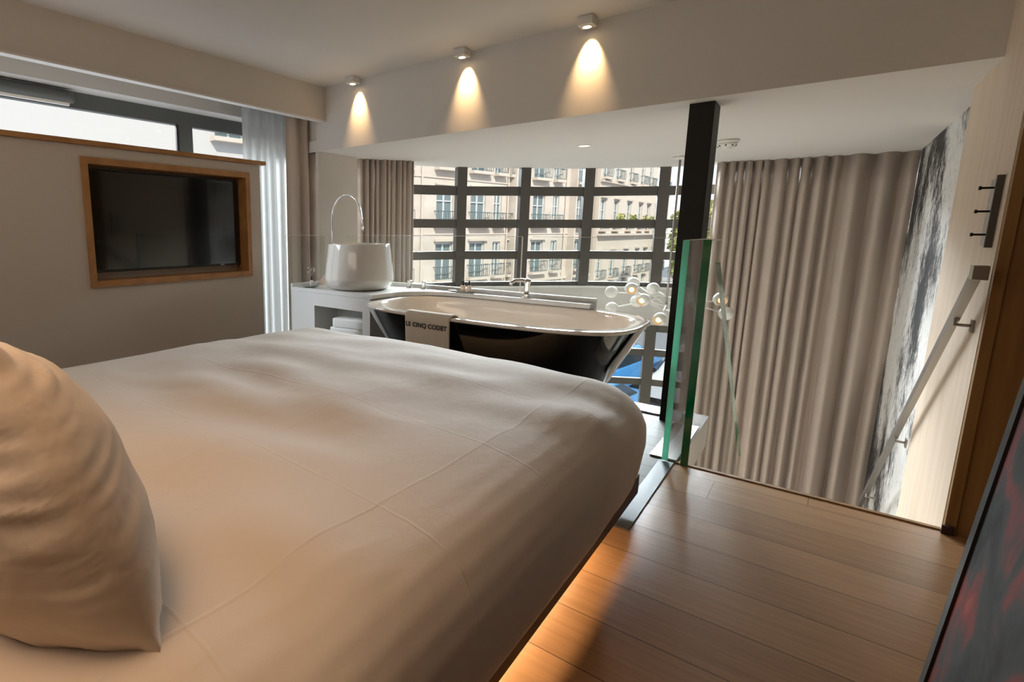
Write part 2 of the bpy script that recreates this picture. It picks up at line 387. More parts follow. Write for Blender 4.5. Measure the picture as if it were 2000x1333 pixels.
# right wall: wood panel, mural wall behind it, jamb with backlit shade in its colour
struct('wall_right', B(XR, .66, 3.02, 4.18, -2.4, ZU), 'light_oak')
struct('wall_right.001', B(.55, .66, 4.18, 7.5, -2.4, ZL), 'paint')
bm = bmesh.new(); box(bm, .474, .505, 2.985, 3.019, 0.0, ZU); struct('trim_8', bm, 'shaded_brown_oak')
bm = bmesh.new(); box(bm, .507, 1.2, 3.0, 3.019, .0, ZU); struct('wall_right.002', bm, 'shaded_brown_oak')
struct('trim_9', B(.466, .500, 2.972, 2.984, 0, .035), 'bed_base')
struct('wall_right.003', B(.66, .72, -1.3, 3.0, 0, ZU), 'shaded_brown_oak')
struct('wall_back', B(-4.3, .72, -1.42, -1.3, -.1, ZU), 'paint')
struct('wall_back.001', B(-6, .66, 2.9, 2.98, -2.4, -.12), 'paint')
mu = obj('wall_mural', B(.540, .549, 4.181, 7.45, -2.4, ZL), 'mural_print')
tag(mu, 'tall mural of black brush strokes on white between the pale wood panel and the curtain', 'mural')

# ------------------------------------------------------------------ left window
w1 = structE('window_1')
bm = bmesh.new(); X0, X1 = -4.32, -4.26
box(bm, X0, X1, -1.4, 4.0, 2.075, 2.19); box(bm, X0, X1, -1.4, 4.0, 0, .08); box(bm, X0, X1, 2.455, 2.585, .08, 2.075)
box(bm, X0, X1, .0, .12, .08, 2.075); box(bm, X0, X1, 3.93, 4.0, .08, 2.075)
obj('window_frame', bm, 'window_frame_grey', w1)
bm = bmesh.new(); box(bm, -4.262, -4.25, 2.43, 2.452, .08, 2.075); obj('sash_edge', bm, 'black_plastic', w1)
for a, b_ in ((.12, 2.455), (2.585, 3.93)):
    obj('pane', B(-4.292, -4.288, a, b_, .08, 2.075), 'window_glass', w1)
bl = thing('roller_blind', 'grey roller blind rolled up at the top of the window over the television wall', 'blind', (-4.2, .2, 2.13))
bm = T([(0, -1.4, 0), (0, 1.38, 0), (0, 1.41, 0)], [.042, .042, .036], 20); obj('roller', bm, 'window_frame_grey', bl, True)
obj('bottom_bar', B(-.012, .012, -1.4, 1.38, -.058, -.040), 'white_metal', bl)

# ------------------------------------------------------------------ curtains
def curtain(name, path, z0, z1, amp, wl, label, cat='curtain', material='drape', seed=1, step=.012, rows=14, group=None, flare=.0, sharp=1.):
    rnd = random.Random(seed)
    pts = [Vector((*p, 0)) for p in path]
    # arc length resample
    seg = [(b-a).length for a, b in zip(pts, pts[1:])]; L = sum(seg); N = int(L/step)
    def at(s):
        for k, l in enumerate(seg):
            if s <= l or k == len(seg)-1:
                a, b = pts[k], pts[k+1]; t = (b-a)/l; return a + t*s, t
            s -= l
    # irregular fold phases
    ph = []; acc = 0
    fr = [rnd.uniform(.72, 1.35) for _ in range(400)]
    s_ = 0
    for i in range(N+1):
        s = L*i/N; wl_ = wl(s/L) if callable(wl) else wl
        acc += (L/N)/wl_*fr[int(acc) % 400]*2*PI/(2*PI)
        ph.append(acc)
    bm = bmesh.new(); grid = []
    for j in range(rows+1):
        f = j/rows; z = z1 + (z0-z1)*f; row = []
        for i in range(N+1):
            s = L*i/N; p, t = at(s); n = Vector((-t.y, t.x, 0)); a = amp(s/L) if callable(amp) else amp
            q = ph[i]; wv = math.sin(2*PI*q + .5*math.sin(2*PI*q*.37+f*1.2) + .35*f*math.sin(q*1.7+seed))
            wv = math.copysign(abs(wv)**sharp, wv)
            k = a*(.75+.35*f)*wv*(1+.3*math.sin(q*2.3+seed)) + .25*a*math.sin(2*PI*q*2.1+1.3+f*.8)*(.4+.6*f)
            row.append(bm.verts.new((p.x+n.x*k + t.x*.10*a*math.cos(2*PI*q), p.y+n.y*k + t.y*.10*a*math.cos(2*PI*q), z)))
        grid.append(row)
    for a_, b_ in zip(grid, grid[1:]):
        for i in range(N): bm.faces.new((a_[i], a_[i+1], b_[i+1], b_[i]))
    o = obj(name, bm, material, None, True)
    md = o.modifiers.new('thickness', 'SOLIDIFY'); md.thickness = .003
    tag(o, label, cat, group)
    return o
curtain('curtain', [(-1.0, 6.86), (-.6, 6.97), (0, 7.02), (.538, 7.02)], -2.39, ZL-.002, lambda t: (.050+.035*t)*min(1, (1-t)/.05), lambda t: .095 + .115*max(0, t-.35)/.65,
        'wide taupe full-height curtain hanging between the steel column and the brush-stroke mural', seed=5, step=.008, sharp=.8)
curtain('curtain', [(-3.738, 4.135), (-3.60, 4.39), (-3.42, 4.68)], -2.39, ZL-.002, .038, .058,
        'gathered taupe curtain hanging behind the white washbasin at the left end of the bay window', seed=9, step=.006, sharp=.8)
curtain('curtain', [(-3.84, 3.28), (-3.84, 3.70)], .01, 2.46, .030, .12,
        'narrow tan curtain hanging beside the white sheer under the ceiling soffit', seed=3, step=.005, sharp=.8)
curtain('sheer_curtain', [(-3.92, 2.86), (-3.92, 3.36)], .01, 2.46, .022, .075,
        'white translucent sheer curtain hanging beside the television wall', 'curtain', 'sheer', seed=4, step=.005)

# ------------------------------------------------------------------ bay window
V = [(-3.92, 3.95), (-3.86, 4.10), (-3.70, 4.84), (-3.34, 5.50), (-2.80, 6.04), (-2.245, 6.58), (-1.53, 7.0), (-.76, 7.18), (0.02, 7.30), (.62, 7.32)]
w2 = structE('window_2')
bm = bmesh.new()
bands = [(1.605, 1.708), (1.228, 1.327), (.858, .955), (.500, .585), (-.013, .080), (-.315, -.232), (-.685, -.604), (-1.06, -.975), (-1.44, -1.35), (-1.82, -1.73), (-2.4, -2.1)]
for a, b_ in zip(V, V[1:]):
    for z0, z1 in bands: obox(bm, a, b_, .05, z0, z1)
obj('muntin', bm, 'window_frame', w2)
for i, (x, y) in enumerate(V[2:-1]):
    bm = bmesh.new(); d = Vector((V[i+3][0]-V[i+1][0], V[i+3][1]-V[i+1][1])).normalized()*.058
    obox(bm, (x-d.x, y-d.y), (x+d.x, y+d.y), .10, -2.4, ZL)
    obj('mullion', bm, 'window_frame', w2)
for a, b_ in zip(V[1:], V[2:]):
    bm = bmesh.new(); obox(bm, a, b_, .006, -2.4, ZL); obj('pane', bm, 'window_glass', w2)
bm = bmesh.new()
for a, b_ in zip(V[1:], V[2:]): obox(bm, a, b_, .05, .075, .515, side=-.035)
struct('trim_10', bm, 'grey_wall')
bm = bmesh.new()
for a, b_ in zip(V[1:], V[2:]): obox(bm, a, b_, .09, .515, .535, side=-.04)
struct('trim_11', bm, 'white_lacquer')

# ------------------------------------------------------------------ television and niche frame
nf = thing('niche_frame', 'orange oak frame lining the recess around the television', 'frame', (-3.3, 1.86, .86))
bm = bmesh.new(); y0, y1, z0, z1 = 1.273-1.86, 2.444-1.86, -.002, .757
for a in ((y0, y1, z0, z0+.038), (y0, y1, z1-.038, z1), (y0, y0+.036, z0+.038, z1-.038), (y1-.036, y1, z0+.038, z1-.038)):
    box(bm, .0005, .016, *a)
obj('face_frame', bm, 'frame_oak', nf)
bm = bmesh.new(); iy0, iy1, iz0, iz1 = NY0-1.86, NY1-1.86, NZ0-.86, NZ1-.86; t = .011
for a in ((iy0, iy1, iz0, iz0+t), (iy0, iy1, iz1-t, iz1), (iy0, iy0+t, iz0+t, iz1-t), (iy1-t, iy1, iz0+t, iz1-t)):
    box(bm, -.128, .0, *a)
obj('lining', bm, 'frame_oak', nf)
tv = thing('television', 'flat black television recessed in the oak-framed wall niche', 'television', (-3.40, 1.86, .94))
obj('casing', B(-.025, .03, -.535, .53, .0, .622, bev=.004), 'black_plastic', tv)
obj('screen', B(.0305, .033, -.523, .518, .016, .61), 'screen_black', tv)
obj('badge', B(.0332, .0345, .36, .39, .006, .012), 'white_metal', tv)

# ------------------------------------------------------------------ beam spotlights
for k, (x, lab) in enumerate(((-3.178, 'small white ceiling spotlight nearest the window soffit'), (-2.119, 'middle one of the three small white ceiling spotlights along the beam'), (-1.25, 'small white ceiling spotlight nearest the black column'))):
    s = thing('ceiling_spotlight', lab, 'spotlight', (x, YB-.085, ZU), 'white spotlights along the beam')
    obj('housing', B(-.044, .044, -.044, .044, -.052, -.001, bev=.003), 'white_metal', s)
    obj('lens', lathe(bmesh.new(), [(0, -.0525), (.024, -.0525), (.024, -.055), (0, -.055)], 0, 0, 20), 'lamp_glow', s)
    obj('trim_ring', lathe(bmesh.new(), [(.025, -.0525), (.034, -.0525), (.034, -.0565), (.025, -.0565), (.025, -.0525)], 0, 0, 24), 'chrome', s)
    light('spot_lamp', 'SPOT', (0, .028, -.060), 38, (1, .62, .30), look=(0, .225, -.55), parent=s, spot_size=math.radians(62), spot_blend=1.0, shadow_soft_size=.012)
dl = thing('recessed_downlight', 'round recessed downlight set in the lower ceiling before the bay window', 'downlight', (-1.69, 4.79, ZL))
obj('glow_disc', lathe(bmesh.new(), [(0, -.003), (.045, -.003), (.045, -.001), (0, -.001)], seg=28), 'downlight_glow', dl)
obj('rim', lathe(bmesh.new(), [(.046, -.001), (.056, -.001), (.056, -.006), (.046, -.006), (.046, -.001)], seg=28), 'white_metal', dl)
sd = thing('smoke_detector', 'round white smoke detector on the lower ceiling right of the black column', 'smoke detector', (-.715, 5.27, ZL))
obj('base_plate', lathe(bmesh.new(), [(0, -.001), (.082, -.001), (.082, -.012), (.078, -.024), (0, -.024)], seg=32), 'white_plastic', sd, True)
obj('sensor_head', lathe(bmesh.new(), [(.066, -.0245), (.07, -.04), (.05, -.05), (.036, -.052), (.034, -.066), (.0, -.07)], seg=28), 'white_plastic', sd, True)
bm = bmesh.new()
for k in range(8):
    a = k*PI/4; tube(bm, [(.055*math.cos(a), .055*math.sin(a), -.047), (.068*math.cos(a), .068*math.sin(a), -.042)], .006, 6)
v_ = obj('vent_slot', bm, 'black_plastic', sd); v_['kind'] = 'stuff'

# ------------------------------------------------------------------ column, guards, rail
tag(obj('steel_column', B(-.699, -.572, 3.643, 3.83, .0045, ZL-.001, bev=.003), 'dark_metal'), 'black square steel column standing between the bathtub and the stairwell', 'column')
gp = thing('glass_guard', 'frameless glass guard panel with pale green edge beside the black column', 'glass panel', (-.53, 2.98, 0))
obj('glass_pane', B(-.008, .012, .004, .68, .012, 1.152), 'clear_glass', gp)
obj('polished_edge', B(-.012, .016, -.004, .003, .012, 1.153), 'green_edge_lit', gp)
obj('base_rail', B(-.075, .05, .03, .66, .0045, .014), 'steel', gp)
obj('top_edge', B(-.008, .012, .004, .68, 1.1525, 1.1545), 'white_metal', gp)
# stair guard, its top drops along the stair
sg = thing('stair_glass_guard', 'sloping stair glass guard with dark green edge at the stair head', 'glass panel', (-.445, 3.0, 0))
def slab_yz(pts, x0, x1):
    bm = bmesh.new(); a = [bm.verts.new((x0, *p)) for p in pts]; b_ = [bm.verts.new((x1, *p)) for p in pts]; n = len(pts)
    bm.faces.new(a[::-1]); bm.faces.new(b_)
    for i in range(n): bm.faces.new((a[i], a[(i+1) % n], b_[(i+1) % n], b_[i]))
    return bm
prof = [(.005, -.25), (.005, 1.155), (.37, 1.148), (.385, 1.02), (1.66, .084), (3.1, -1.0), (3.1, -2.3)]
obj('glass_pane', slab_yz(prof, -.008, .014), 'clear_glass', sg)
obj('polished_edge', B(-.014, .020, -.004, .004, -.02, 1.156), 'green_edge_shaded', sg)
obj('top_edge', slab_yz([(.005, 1.1555), (.37, 1.1485), (.374, 1.153), (.005, 1.159)], -.008, .014), 'white_metal', sg)
obj('bevel_edge', slab_yz([(.388, 1.022), (1.66, .086), (3.1, -.998), (3.1, -.990), (1.662, .093), (.39, 1.03)], -.008, .014), 'green_edge_shaded', sg)
# bathroom guards (three panes behind the counter and one at its left end)
YG = 3.885
def guard(label, x0, x1, y0=YG, y1=YG+.012, zb=.012, edge=True):
    g = thing('balustrade_glass', label, 'glass panel', ((x0+x1)/2, (y0+y1)/2, 0), 'clear balustrade panes round the bathroom')
    cx, cy = (x0+x1)/2, (y0+y1)/2
    obj('glass_pane', B(x0-cx, x1-cx, y0-cy, y1-cy, zb, 1.15), 'clear_glass', g)
    obj('top_edge', B(x0-cx, x1-cx, y0-cy, y1-cy, 1.1505, 1.1535), 'white_metal', g)
    if edge:
        obj('end_edge', B(x1-cx-.001, x1-cx+.004, y0-cy, y1-cy, zb, 1.15), 'white_metal', g)
    return g
guard('clear balustrade pane behind the washbasin and the left part of the counter', -3.66, -1.80)
guard('clear balustrade pane behind the bathtub tap, beside the black column', -1.715, -.71)
guard('clear balustrade pane standing along the left end of the bathroom counter', -3.694, -3.682, 3.10, 3.60, edge=False)
tag(obj('base_channel', B(-1.19, -.70, 3.73, 3.882, .0045, .016), 'steel'), 'bright steel base plate along the floor edge behind the bathtub', 'base plate')

hr = thing('stair_handrail', 'square brushed steel handrail sloping down the pale wood wall', 'handrail', (.425, 2.92, 1.06))
def bar(bm, p0, p1, w, h):
    p0, p1 = Vector(p0), Vector(p1); t = (p1-p0).normalized(); x = Vector((1, 0, 0)); n = t.cross(x).normalized()
    vs = []
    for p in (p0, p1):
        vs.append([bm.verts.new(p + x*a*w/2 + n*b_*h/2) for a, b_ in ((-1, -1), (1, -1), (1, 1), (-1, 1))])
    bm.faces.new(vs[0][::-1]); bm.faces.new(vs[1])
    for i in range(4): bm.faces.new((vs[0][i], vs[0][(i+1) % 4], vs[1][(i+1) % 4], vs[1][i]))
    return bm
slope = -.757
obj('rail_bar', bar(bmesh.new(), (-.004, 0, -.015), (-.004, 2.72, -.015+slope*2.72), .024, .046), 'brushed_steel', hr)
obj('end_cap', B(-.022, .020, -.046, .006, -.036, .016, bev=.002), 'steel', hr)
for dy in (.22, 1.35, 2.36):
    b_ = obj('bracket', tube(bmesh.new(), [(-.004, dy, slope*dy-.04), (-.004, dy+.01, slope*dy-.07), (.045, dy+.012, slope*dy-.07)] , .007, 8), 'brushed_steel', hr)
    obj('wall_plate', B(.0405, .0465, dy-.015, dy+.035, slope*dy-.095, slope*dy-.045), 'brushed_steel', b_)
hk = thing('coat_hook_rack', 'narrow upright steel coat rack with three pegs on the pale wood panel', 'coat hooks', (XR, 3.18, 1.14))
obj('back_plate', B(-.008, -.001, -.07, .09, .0, .262), 'steel', hk)
obj('edge_bar', B(-.020, -.0005, -.084, -.0705, -.004, .268), 'window_frame', hk)
for z in (.225, .135, .045):
    h = obj('peg', B(-.045, -.009, -.012, -.004, z-.004, z+.004), 'dark_metal', hk)
    obj('peg_head', B(-.052, -.0455, -.016, .0, z-.007, z+.007), 'dark_metal', h)

# ------------------------------------------------------------------ bathroom counter
def sup(cx, cy, a, b_, n, t):
    c, s = math.cos(t), math.sin(t)
    return (cx + a*math.copysign(abs(c)**(2/n), c), cy + b_*math.copysign(abs(s)**(2/n), s))
TX, TY = -1.725, 3.325
CT = .69
ct = thing('bathroom_counter', 'white built-in bathroom counter wrapping behind the bathtub', 'counter', (-3.2, 3.5, 0))
ox, oy = -3.2, 3.5
# worktop plan: left block, curved cut following the tub, back ledge
arc = [sup(TX, TY, .955, .46, 2.9, t) for t in [PI*.99 - i*(PI*.99-PI*.44)/26 for i in range(27)]]
arc = [p for p in arc if p[1] > 3.30]
plan = [(-3.675, 3.15), (-2.70, 3.15)] + [(max(x, -2.70), min(y, 3.76)) for x, y in arc] + [(-1.215, 3.76), (-1.215, 3.85), (-3.675, 3.85)]
bm = bmesh.new(); prism(bm, [(x-ox, y-oy) for x, y in plan], CT-.033, CT)
obj('worktop', bm, 'white_lacquer', ct)
bm = bmesh.new()
fy = 3.152-oy; xs = (-3.675-ox, -3.368-ox, -2.802-ox, -2.72-ox)
box(bm, xs[0], xs[1], fy, fy+.28, .005, CT-.034); box(bm, xs[2], xs[3], fy, fy+.28, .005, CT-.034)
box(bm, xs[1], xs[2], fy, fy+.28, .545, CT-.034); box(bm, xs[1], xs[2], fy, fy+.28, .005, .29); box(bm, xs[1], xs[2], fy+.28, fy+.30, .005, CT-.034)
box(bm, -2.72-ox, -1.215-ox, 3.80-oy, 3.85-oy, .005, CT-.034)
obj('cabinet_body', bm, 'white_lacquer', ct)
bm = bmesh.new(); box(bm, -3.675-ox, -3.655-ox, 3.15-oy, 3.85-oy, CT, CT+.03); box(bm, -3.655-ox, -1.205-ox, 3.85-oy, 3.872-oy, CT-.04, CT+.032)
obj('upstand', bm, 'white_lacquer', ct)
tw = thing('rolled_towel', 'white bath towel folded in the open niche of the counter', 'towel', (-3.04, 3.26, .2905))
for (zz, xx) in ((.045, 0), (.125, .03)):
    bm = bmesh.new(); n = 18
    for i in range(n+1):
        pass
    bmesh.ops.create_cube(bm, size=1); bmesh.ops.bevel(bm, geom=bm.edges[:], offset=.22, segments=4, affect='EDGES', profile=.6)
    for v in bm.verts: v.co = Vector((v.co.x*.36+xx, v.co.y*.17, v.co.z*.088+zz+.005*math.sin(v.co.x*5)))
    obj('folded_layer', bm, 'towel_white', tw, True)

# washbasin
wb = thing('washbasin', 'tall white ceramic washbasin like a lampshade standing on the counter', 'washbasin', (-3.105, 3.45, CT))
prof = [(0, .0005), (.26, .0005), (.305, .012), (.345, .045), (.362, .085), (.362, .10), (.350, .20), (.333, .30), (.322, .385), (.317, .394), (.308, .395), (.302, .388), (.31, .30), (.325, .2), (.30, .12), (.2, .09), (0, .08)]
prof = [(r_*.845, z_) for r_, z_ in prof]
obj('bowl', lathe(bmesh.new(), prof, seg=64), 'ceramic', wb, True)
gn = thing('basin_tap', 'tall chrome gooseneck tap arching over the white washbasin', 'tap', (-3.585, 3.60, CT))
pts = [(0, 0, .0), (0, 0, .55)]
for i in range(1, 21):
    a = PI - i*(PI*.93)/20; pts.append((.185 + .185*math.cos(a), -.0, .62 + .21*math.sin(a)))
pts += [(.383, 0, .58), (.386, 0, .55)]
obj('spout', tube(bmesh.new(), pts, .0095, 12), 'chrome', gn, True)
obj('foot_ring', lathe(bmesh.new(), [(0, .001), (.028, .001), (.028, .012), (.012, .016), (0, .016)], seg=24), 'chrome', gn, True)
obj('nozzle', tube(bmesh.new(), [(.386, 0, .549), (.387, 0, .50)], [.010, .014], 12), 'chrome', gn, True)

# soap dish set on the counter left of the basin
dd = thing('soap_tray', 'oval grey tray on the counter left of the washbasin', 'tray', (-3.52, 3.25, CT))
obj('dish', lathe(bmesh.new(), [(0, .0005), (.05, .0005), (.075, .010), (.078, .014), (.072, .012), (.05, .006), (0, .006)], seg=28), 'dish_grey', dd, True)
def bottle(x, y, z, label, h=.05, r=.014, group=None, mat_='label_white'):
    b_ = thing('bottle', label, 'bottle', (x, y, z), group)
    obj('body', lathe(bmesh.new(), [(0, .0), (r, .0), (r, h*.9), (r*.6, h), (0, h)], seg=18), mat_, b_, True)
    obj('cap', lathe(bmesh.new(), [(0, h+.0005), (r*.5, h+.0005), (r*.45, h+.038), (0, h+.04)], seg=14), 'black_plastic', b_, True)
    return b_
bottle(-3.508, 3.252, CT+.0065, 'small white bottle with a black dropper cap left of the washbasin', .055)
fl = thing('folded_card', 'peach folded paper leaning behind the left side of the washbasin', 'paper', (-3.60, 3.45, CT))
bm = bmesh.new(); a = [bm.verts.new(p) for p in ((-.05, 0, .001), (.06, 0, .001), (.06, 0, .10), (-.0, 0, .045))]; bm.faces.new(a)
o_ = obj('sheet', bm, 'paper_pink', fl); o_.modifiers.new('thickness', 'SOLIDIFY').thickness = .003
dr = thing('dried_flower', 'wispy dried flower sprig rising behind the small white bottle', 'flower', (-3.535, 3.28, CT+.0065))
bm = bmesh.new(); rnd = random.Random(3)
for k in range(9):
    a = rnd.uniform(0, 6.28); h = rnd.uniform(.12, .17); tube(bm, [(0, 0, 0), (.004*math.cos(a), .004*math.sin(a), h*.6), (.03*math.cos(a), .03*math.sin(a), h)], .0009, 5)
obj('stem', bm, 'dish_grey', dr)
bm = bmesh.new(); rnd = random.Random(3)
for k in range(9):
    a = rnd.uniform(0, 6.28); h = rnd.uniform(.12, .17); sphere(bm, (.03*math.cos(a), .03*math.sin(a), h), .005, 8, 6)
v_ = obj('bloom', bm, 'label_white', dr, True); v_['kind'] = 'stuff'

# tub controls on the ledge
for x, lab in ((-2.81, 'round chrome bathtub valve nearest the washbasin'), (-2.655, 'round chrome bathtub valve nearer the tap of the bathtub')):
    v_ = thing('tub_valve', lab, 'tap handle', (x, 3.80, CT), 'chrome valves beside the bathtub')
    obj('rosette', lathe(bmesh.new(), [(0, .0005), (.033, .0005), (.033, .006), (0, .008)], seg=24), 'chrome', v_, True)
    obj('knob', lathe(bmesh.new(), [(0, .0085), (.020, .0085), (.016, .03), (.021, .055), (.021, .066), (0, .068)], seg=24), 'chrome', v_, True)
tf = thing('tub_tap', 'chrome bathtub tap with a curved spout standing on the counter ledge', 'tap', (-1.70, 3.80, CT))
obj('rosette', lathe(bmesh.new(), [(0, .0005), (.040, .0005), (.040, .006), (0, .009)], seg=28), 'chrome', tf, True)
obj('body', lathe(bmesh.new(), [(0, .0095), (.026, .0095), (.023, .03), (.023, .105), (.029, .128), (.026, .143), (.012, .150), (0, .151)], seg=28), 'chrome', tf, True)
obj('spout', tube(bmesh.new(), [(0, -.015, .128), (-.03, -.04, .138), (-.065, -.075, .135), (-.085, -.095, .118), (-.088, -.098, .098)], [.016, .016, .015, .014, .014], 14), 'chrome', tf, True)
tr = thing('bottle_tray', 'grey metal tray of toiletries on the ledge behind the bathtub', 'tray', (-2.24, 3.80, CT))
obj('dish', lathe(bmesh.new(), [(0, .0005), (.07, .0005), (.088, .008), (.090, .012), (.07, .006), (0, .005)], seg=28), 'dish_grey', tr, True).scale = (1, .5, 1)
obj('handle', B(-.15, -.085, -.02, .02, .009, .012), 'steel', tr)
for k, (dx, dy, lab) in enumerate(((-.03, .01, 'leftmost of the three small pump bottles on the metal tray'), (-.005, -.015, 'middle one of the three small pump bottles on the metal tray'), (.04, .0, 'rightmost of the three small pump bottles on the metal tray'))):
    bottle(-2.24+dx, 3.80+dy, CT+.0065, lab, .055, .017, 'pump bottles on the bathtub tray', 'paper_pink')

# ------------------------------------------------------------------ bathtub
tub = thing('bathtub', 'freestanding oval bathtub, glossy black outside and white inside', 'bathtub', (TX, TY, 0))
def ringmesh(prof, N=96):
    bm = bmesh.new(); rings = []
    for a, b_, n, z in prof:
        if a < 1e-4: rings.append([bm.verts.new((0, 0, z))])
        else: rings.append([bm.verts.new((*sup(0, 0, a, b_, n, 2*PI*i/N), z)) for i in range(N)])
    for r1, r2 in zip(rings, rings[1:]):
        for i in range(N):
            j = (i+1) % N
            if len(r2) == 1: bm.faces.new((r1[i], r1[j], r2[0]))
            elif len(r1) == 1: bm.faces.new((r1[0], r2[i], r2[j]))
            else: bm.faces.new((r1[i], r1[j], r2[j], r2[i]))
    return bm
RZ = .652
outp = [(0, 0, 2.4, .0045), (.66, .31, 2.4, .0045), (.665, .315, 2.4, .02)]
for i in range(1, 13):
    f = i/12; outp.append((.665+.290*f**1.05, .315+.20*f**.95, 2.4+.9*f, .02+(RZ-.042)*f))
obj('outer_shell', ringmesh(outp), 'tub_black', tub, True)
inp = [(.955, .5155, 3.3, RZ-.0215), (.963, .523, 3.3, RZ-.018), (.966, .526, 3.3, RZ-.010), (.962, .522, 3.3, RZ-.002), (.950, .512, 3.25, RZ),
       (.900, .462, 2.8, RZ), (.886, .446, 2.7, RZ-.004), (.878, .438, 2.7, RZ-.018)]
for i in range(1, 11):
    f = i/10; inp.append((.878-.30*f**1.6, .438-.17*f**1.8, 2.7-.2*f, RZ-.018-.46*f))
inp.append((0, 0, 2.5, RZ-.50))
obj('inner_basin', ringmesh(inp), 'tub_white', tub, True)
obj('drain', lathe(bmesh.new(), [(0, .160), (.03, .160), (.03, .166), (0, .168)], seg=24), 'chrome', tub, True)

# towel over the rim with lettering
def rim_y(x, a=.966, b_=.526, n=3.3):
    return TY - b_*(1-abs((x-TX)/a)**n)**(1/n)
tl = thing('hanging_towel', 'beige towel printed LE CINQ CODET draped over the front rim of the bathtub', 'towel', (-1.92, rim_y(-1.92), RZ))
bm = bmesh.new(); XN = 26; xa, xb = -2.095, -1.745; rows = []
prof_t = []   # (outward, z)
for i in range(6): prof_t.append((-.115+i*.004, -.10+.017*i))
prof_t += [(-.088, .006), (-.06, .012), (-.03, .014), (-.005, .011), (.010, .000), (.014, -.02), (.012, -.06), (.010, -.12), (.006, -.20), (.004, -.28), (.002, -.34)]
for k, (o__, z) in enumerate(prof_t):
    row = []
    for i in range(XN+1):
        x = xa+(xb-xa)*i/XN; ww = .0035*math.sin(i*.9+k*.35)*(.3+.7*min(1, max(0, -z*6)))
        inx = (.02 if k < 5 else 0)*(5-k)/5*((i-XN/2)/XN)
        yb = rim_y(min(max(x, xa), xb))
        row.append(bm.verts.new((x+inx+1.92, yb-o__-ww-rim_y(-1.92), z)))
    rows.append(row)
for a, b_ in zip(rows, rows[1:]):
    for i in range(XN): bm.faces.new((a[i], a[i+1], b_[i+1], b_[i]))
c_ = obj('cloth', bm, 'towel', tl, True); md = c_.modifiers.new('thickness', 'SOLIDIFY'); md.thickness = .010; md.offset = 0
txt = bpy.data.curves.new('lettering', 'FONT'); txt.body = 'LE CINQ CODET'; txt.size = .041; txt.align_x = 'CENTER'; txt.extrude = .0009; txt.offset = .0011; txt.space_character = 1.08
tmp = bpy.data.objects.new('lettering_curve', txt); COL.objects.link(tmp); bpy.context.view_layer.update()
tme = bpy.data.meshes.new_from_object(tmp.evaluated_get(bpy.context.evaluated_depsgraph_get())); bpy.data.objects.remove(tmp)
tme.materials.clear(); tme.materials.append(MATS['ink'])
to = bpy.data.objects.new('lettering', tme); COL.objects.link(to)
to.parent = tl; to.location = (.0, -.0222, -.080); to.rotation_euler = (math.radians(91), 0, math.atan2(rim_y(xb)-rim_y(xa), xb-xa))

# ------------------------------------------------------------------ bed
bed = thing('bed', 'large low bed with smooth cream duvet on a dark base', 'bed', (-1.545, 1.13, 0))
HX, HY = 1.115, 1.33
def dz(x, y):
    return dz0(x, y) + .006
def dz0(x, y):
    v = Vector((x, y, 0))
    big = noise.noise(v*1.7+Vector((3, 1, 0)))*.018 + noise.noise(Vector((x*2.4+y*1.2, y*4.6-x*.9, 4)))*.026
    return big
prof_b = [(0, .606), (.2, .606), (.4, .605), (.55, .604), (.68, .602), (.77, .598), (.84, .590), (.89, .576), (.93, .555), (.960, .525), (.982, .485), (.996, .435), (1.0, .375), (.996, .315), (.987, .265), (.972, .220), (.957, .192), (.940, .180), (.920, .178)]
# refine
pb = []
for (a, z), (a2, z2) in zip(prof_b, prof_b[1:]):
    n = 6 if a < .8 else 4
    for i in range(n): pb.append((a+(a2-a)*i/n, z+(z2-z)*i/n))
pb.append(prof_b[-1])
bm = bmesh.new(); N = 260; rings = []
for k, (s, z) in enumerate(pb):
    if s < 1e-6: rings.append([bm.verts.new((0, 0, z+dz(-1.545, 1.13)))]); continue
    n = 2.4 + 5.4*s**2; row = []
    for i in range(N):
        t = 2*PI*i/N; c, si = math.cos(t), math.sin(t)
        # side widths keep an even border width on all sides
        x = HX*s*math.copysign(abs(c)**(2/n), c); y = HY*s*math.copysign(abs(si)**(2/n), si)
        X, Y = x-1.545, y+1.13
        edge = max(0, min(1, (s-.93)/.07))
        wave = .010*math.sin(t*9+1)*edge*max(0, (.40-z)/.3) + .006*noise.noise(Vector((X*5, Y*5, z*3)))*edge
        dd_ = dz(X, Y)*(1-edge*.8)
        if z < .20: z_ = z + .006*math.sin(t*13)+.010*noise.noise(Vector((X*4, Y*4, 9)))
        else: z_ = z
        row.append(bm.verts.new((x*(1+wave), y*(1+wave), z_+dd_)))
    rings.append(row)
for a, b_ in zip(rings, rings[1:]):
    for i in range(N):
        j = (i+1) % N
        if len(a) == 1: bm.faces.new((a[0], b_[i], b_[j]))
        else: bm.faces.new((a[i], a[j], b_[j], b_[i]))
obj('duvet', bm, 'linen', bed, True)
obj('base', B(-.979, .999, -1.2, 1.249, .122, .135), 'bed_base', bed)
bm = bmesh.new(); box(bm, 1.01, 1.03, -1.2, 1.27, .062, .150); box(bm, -1.0, -.98, -1.2, 1.27, .068, .150); box(bm, -.98, 1.009, 1.25, 1.27, .068, .150)
obj('skirt', bm, 'bed_base', bed)
obj('mattress', B(-1.0, 1.0, -1.25, 1.24, .136, .30, bev=.03), 'linen', bed)
obj('plinth', B(-.80, .78, -1.05, 1.02, .0005, .1215), 'bed_base', bed)
obj('headboard', B(-1.2, 1.2, -1.52, -1.36, .0005, 1.15), 'shaded_brown_oak', bed)
bm = bmesh.new(); box(bm, .905, .92, -1.1, .84, .108, .1215); box(bm, -.85, .885, 1.07, 1.085, .110, .1215)
obj('under_bed_light', bm, 'led', bed)

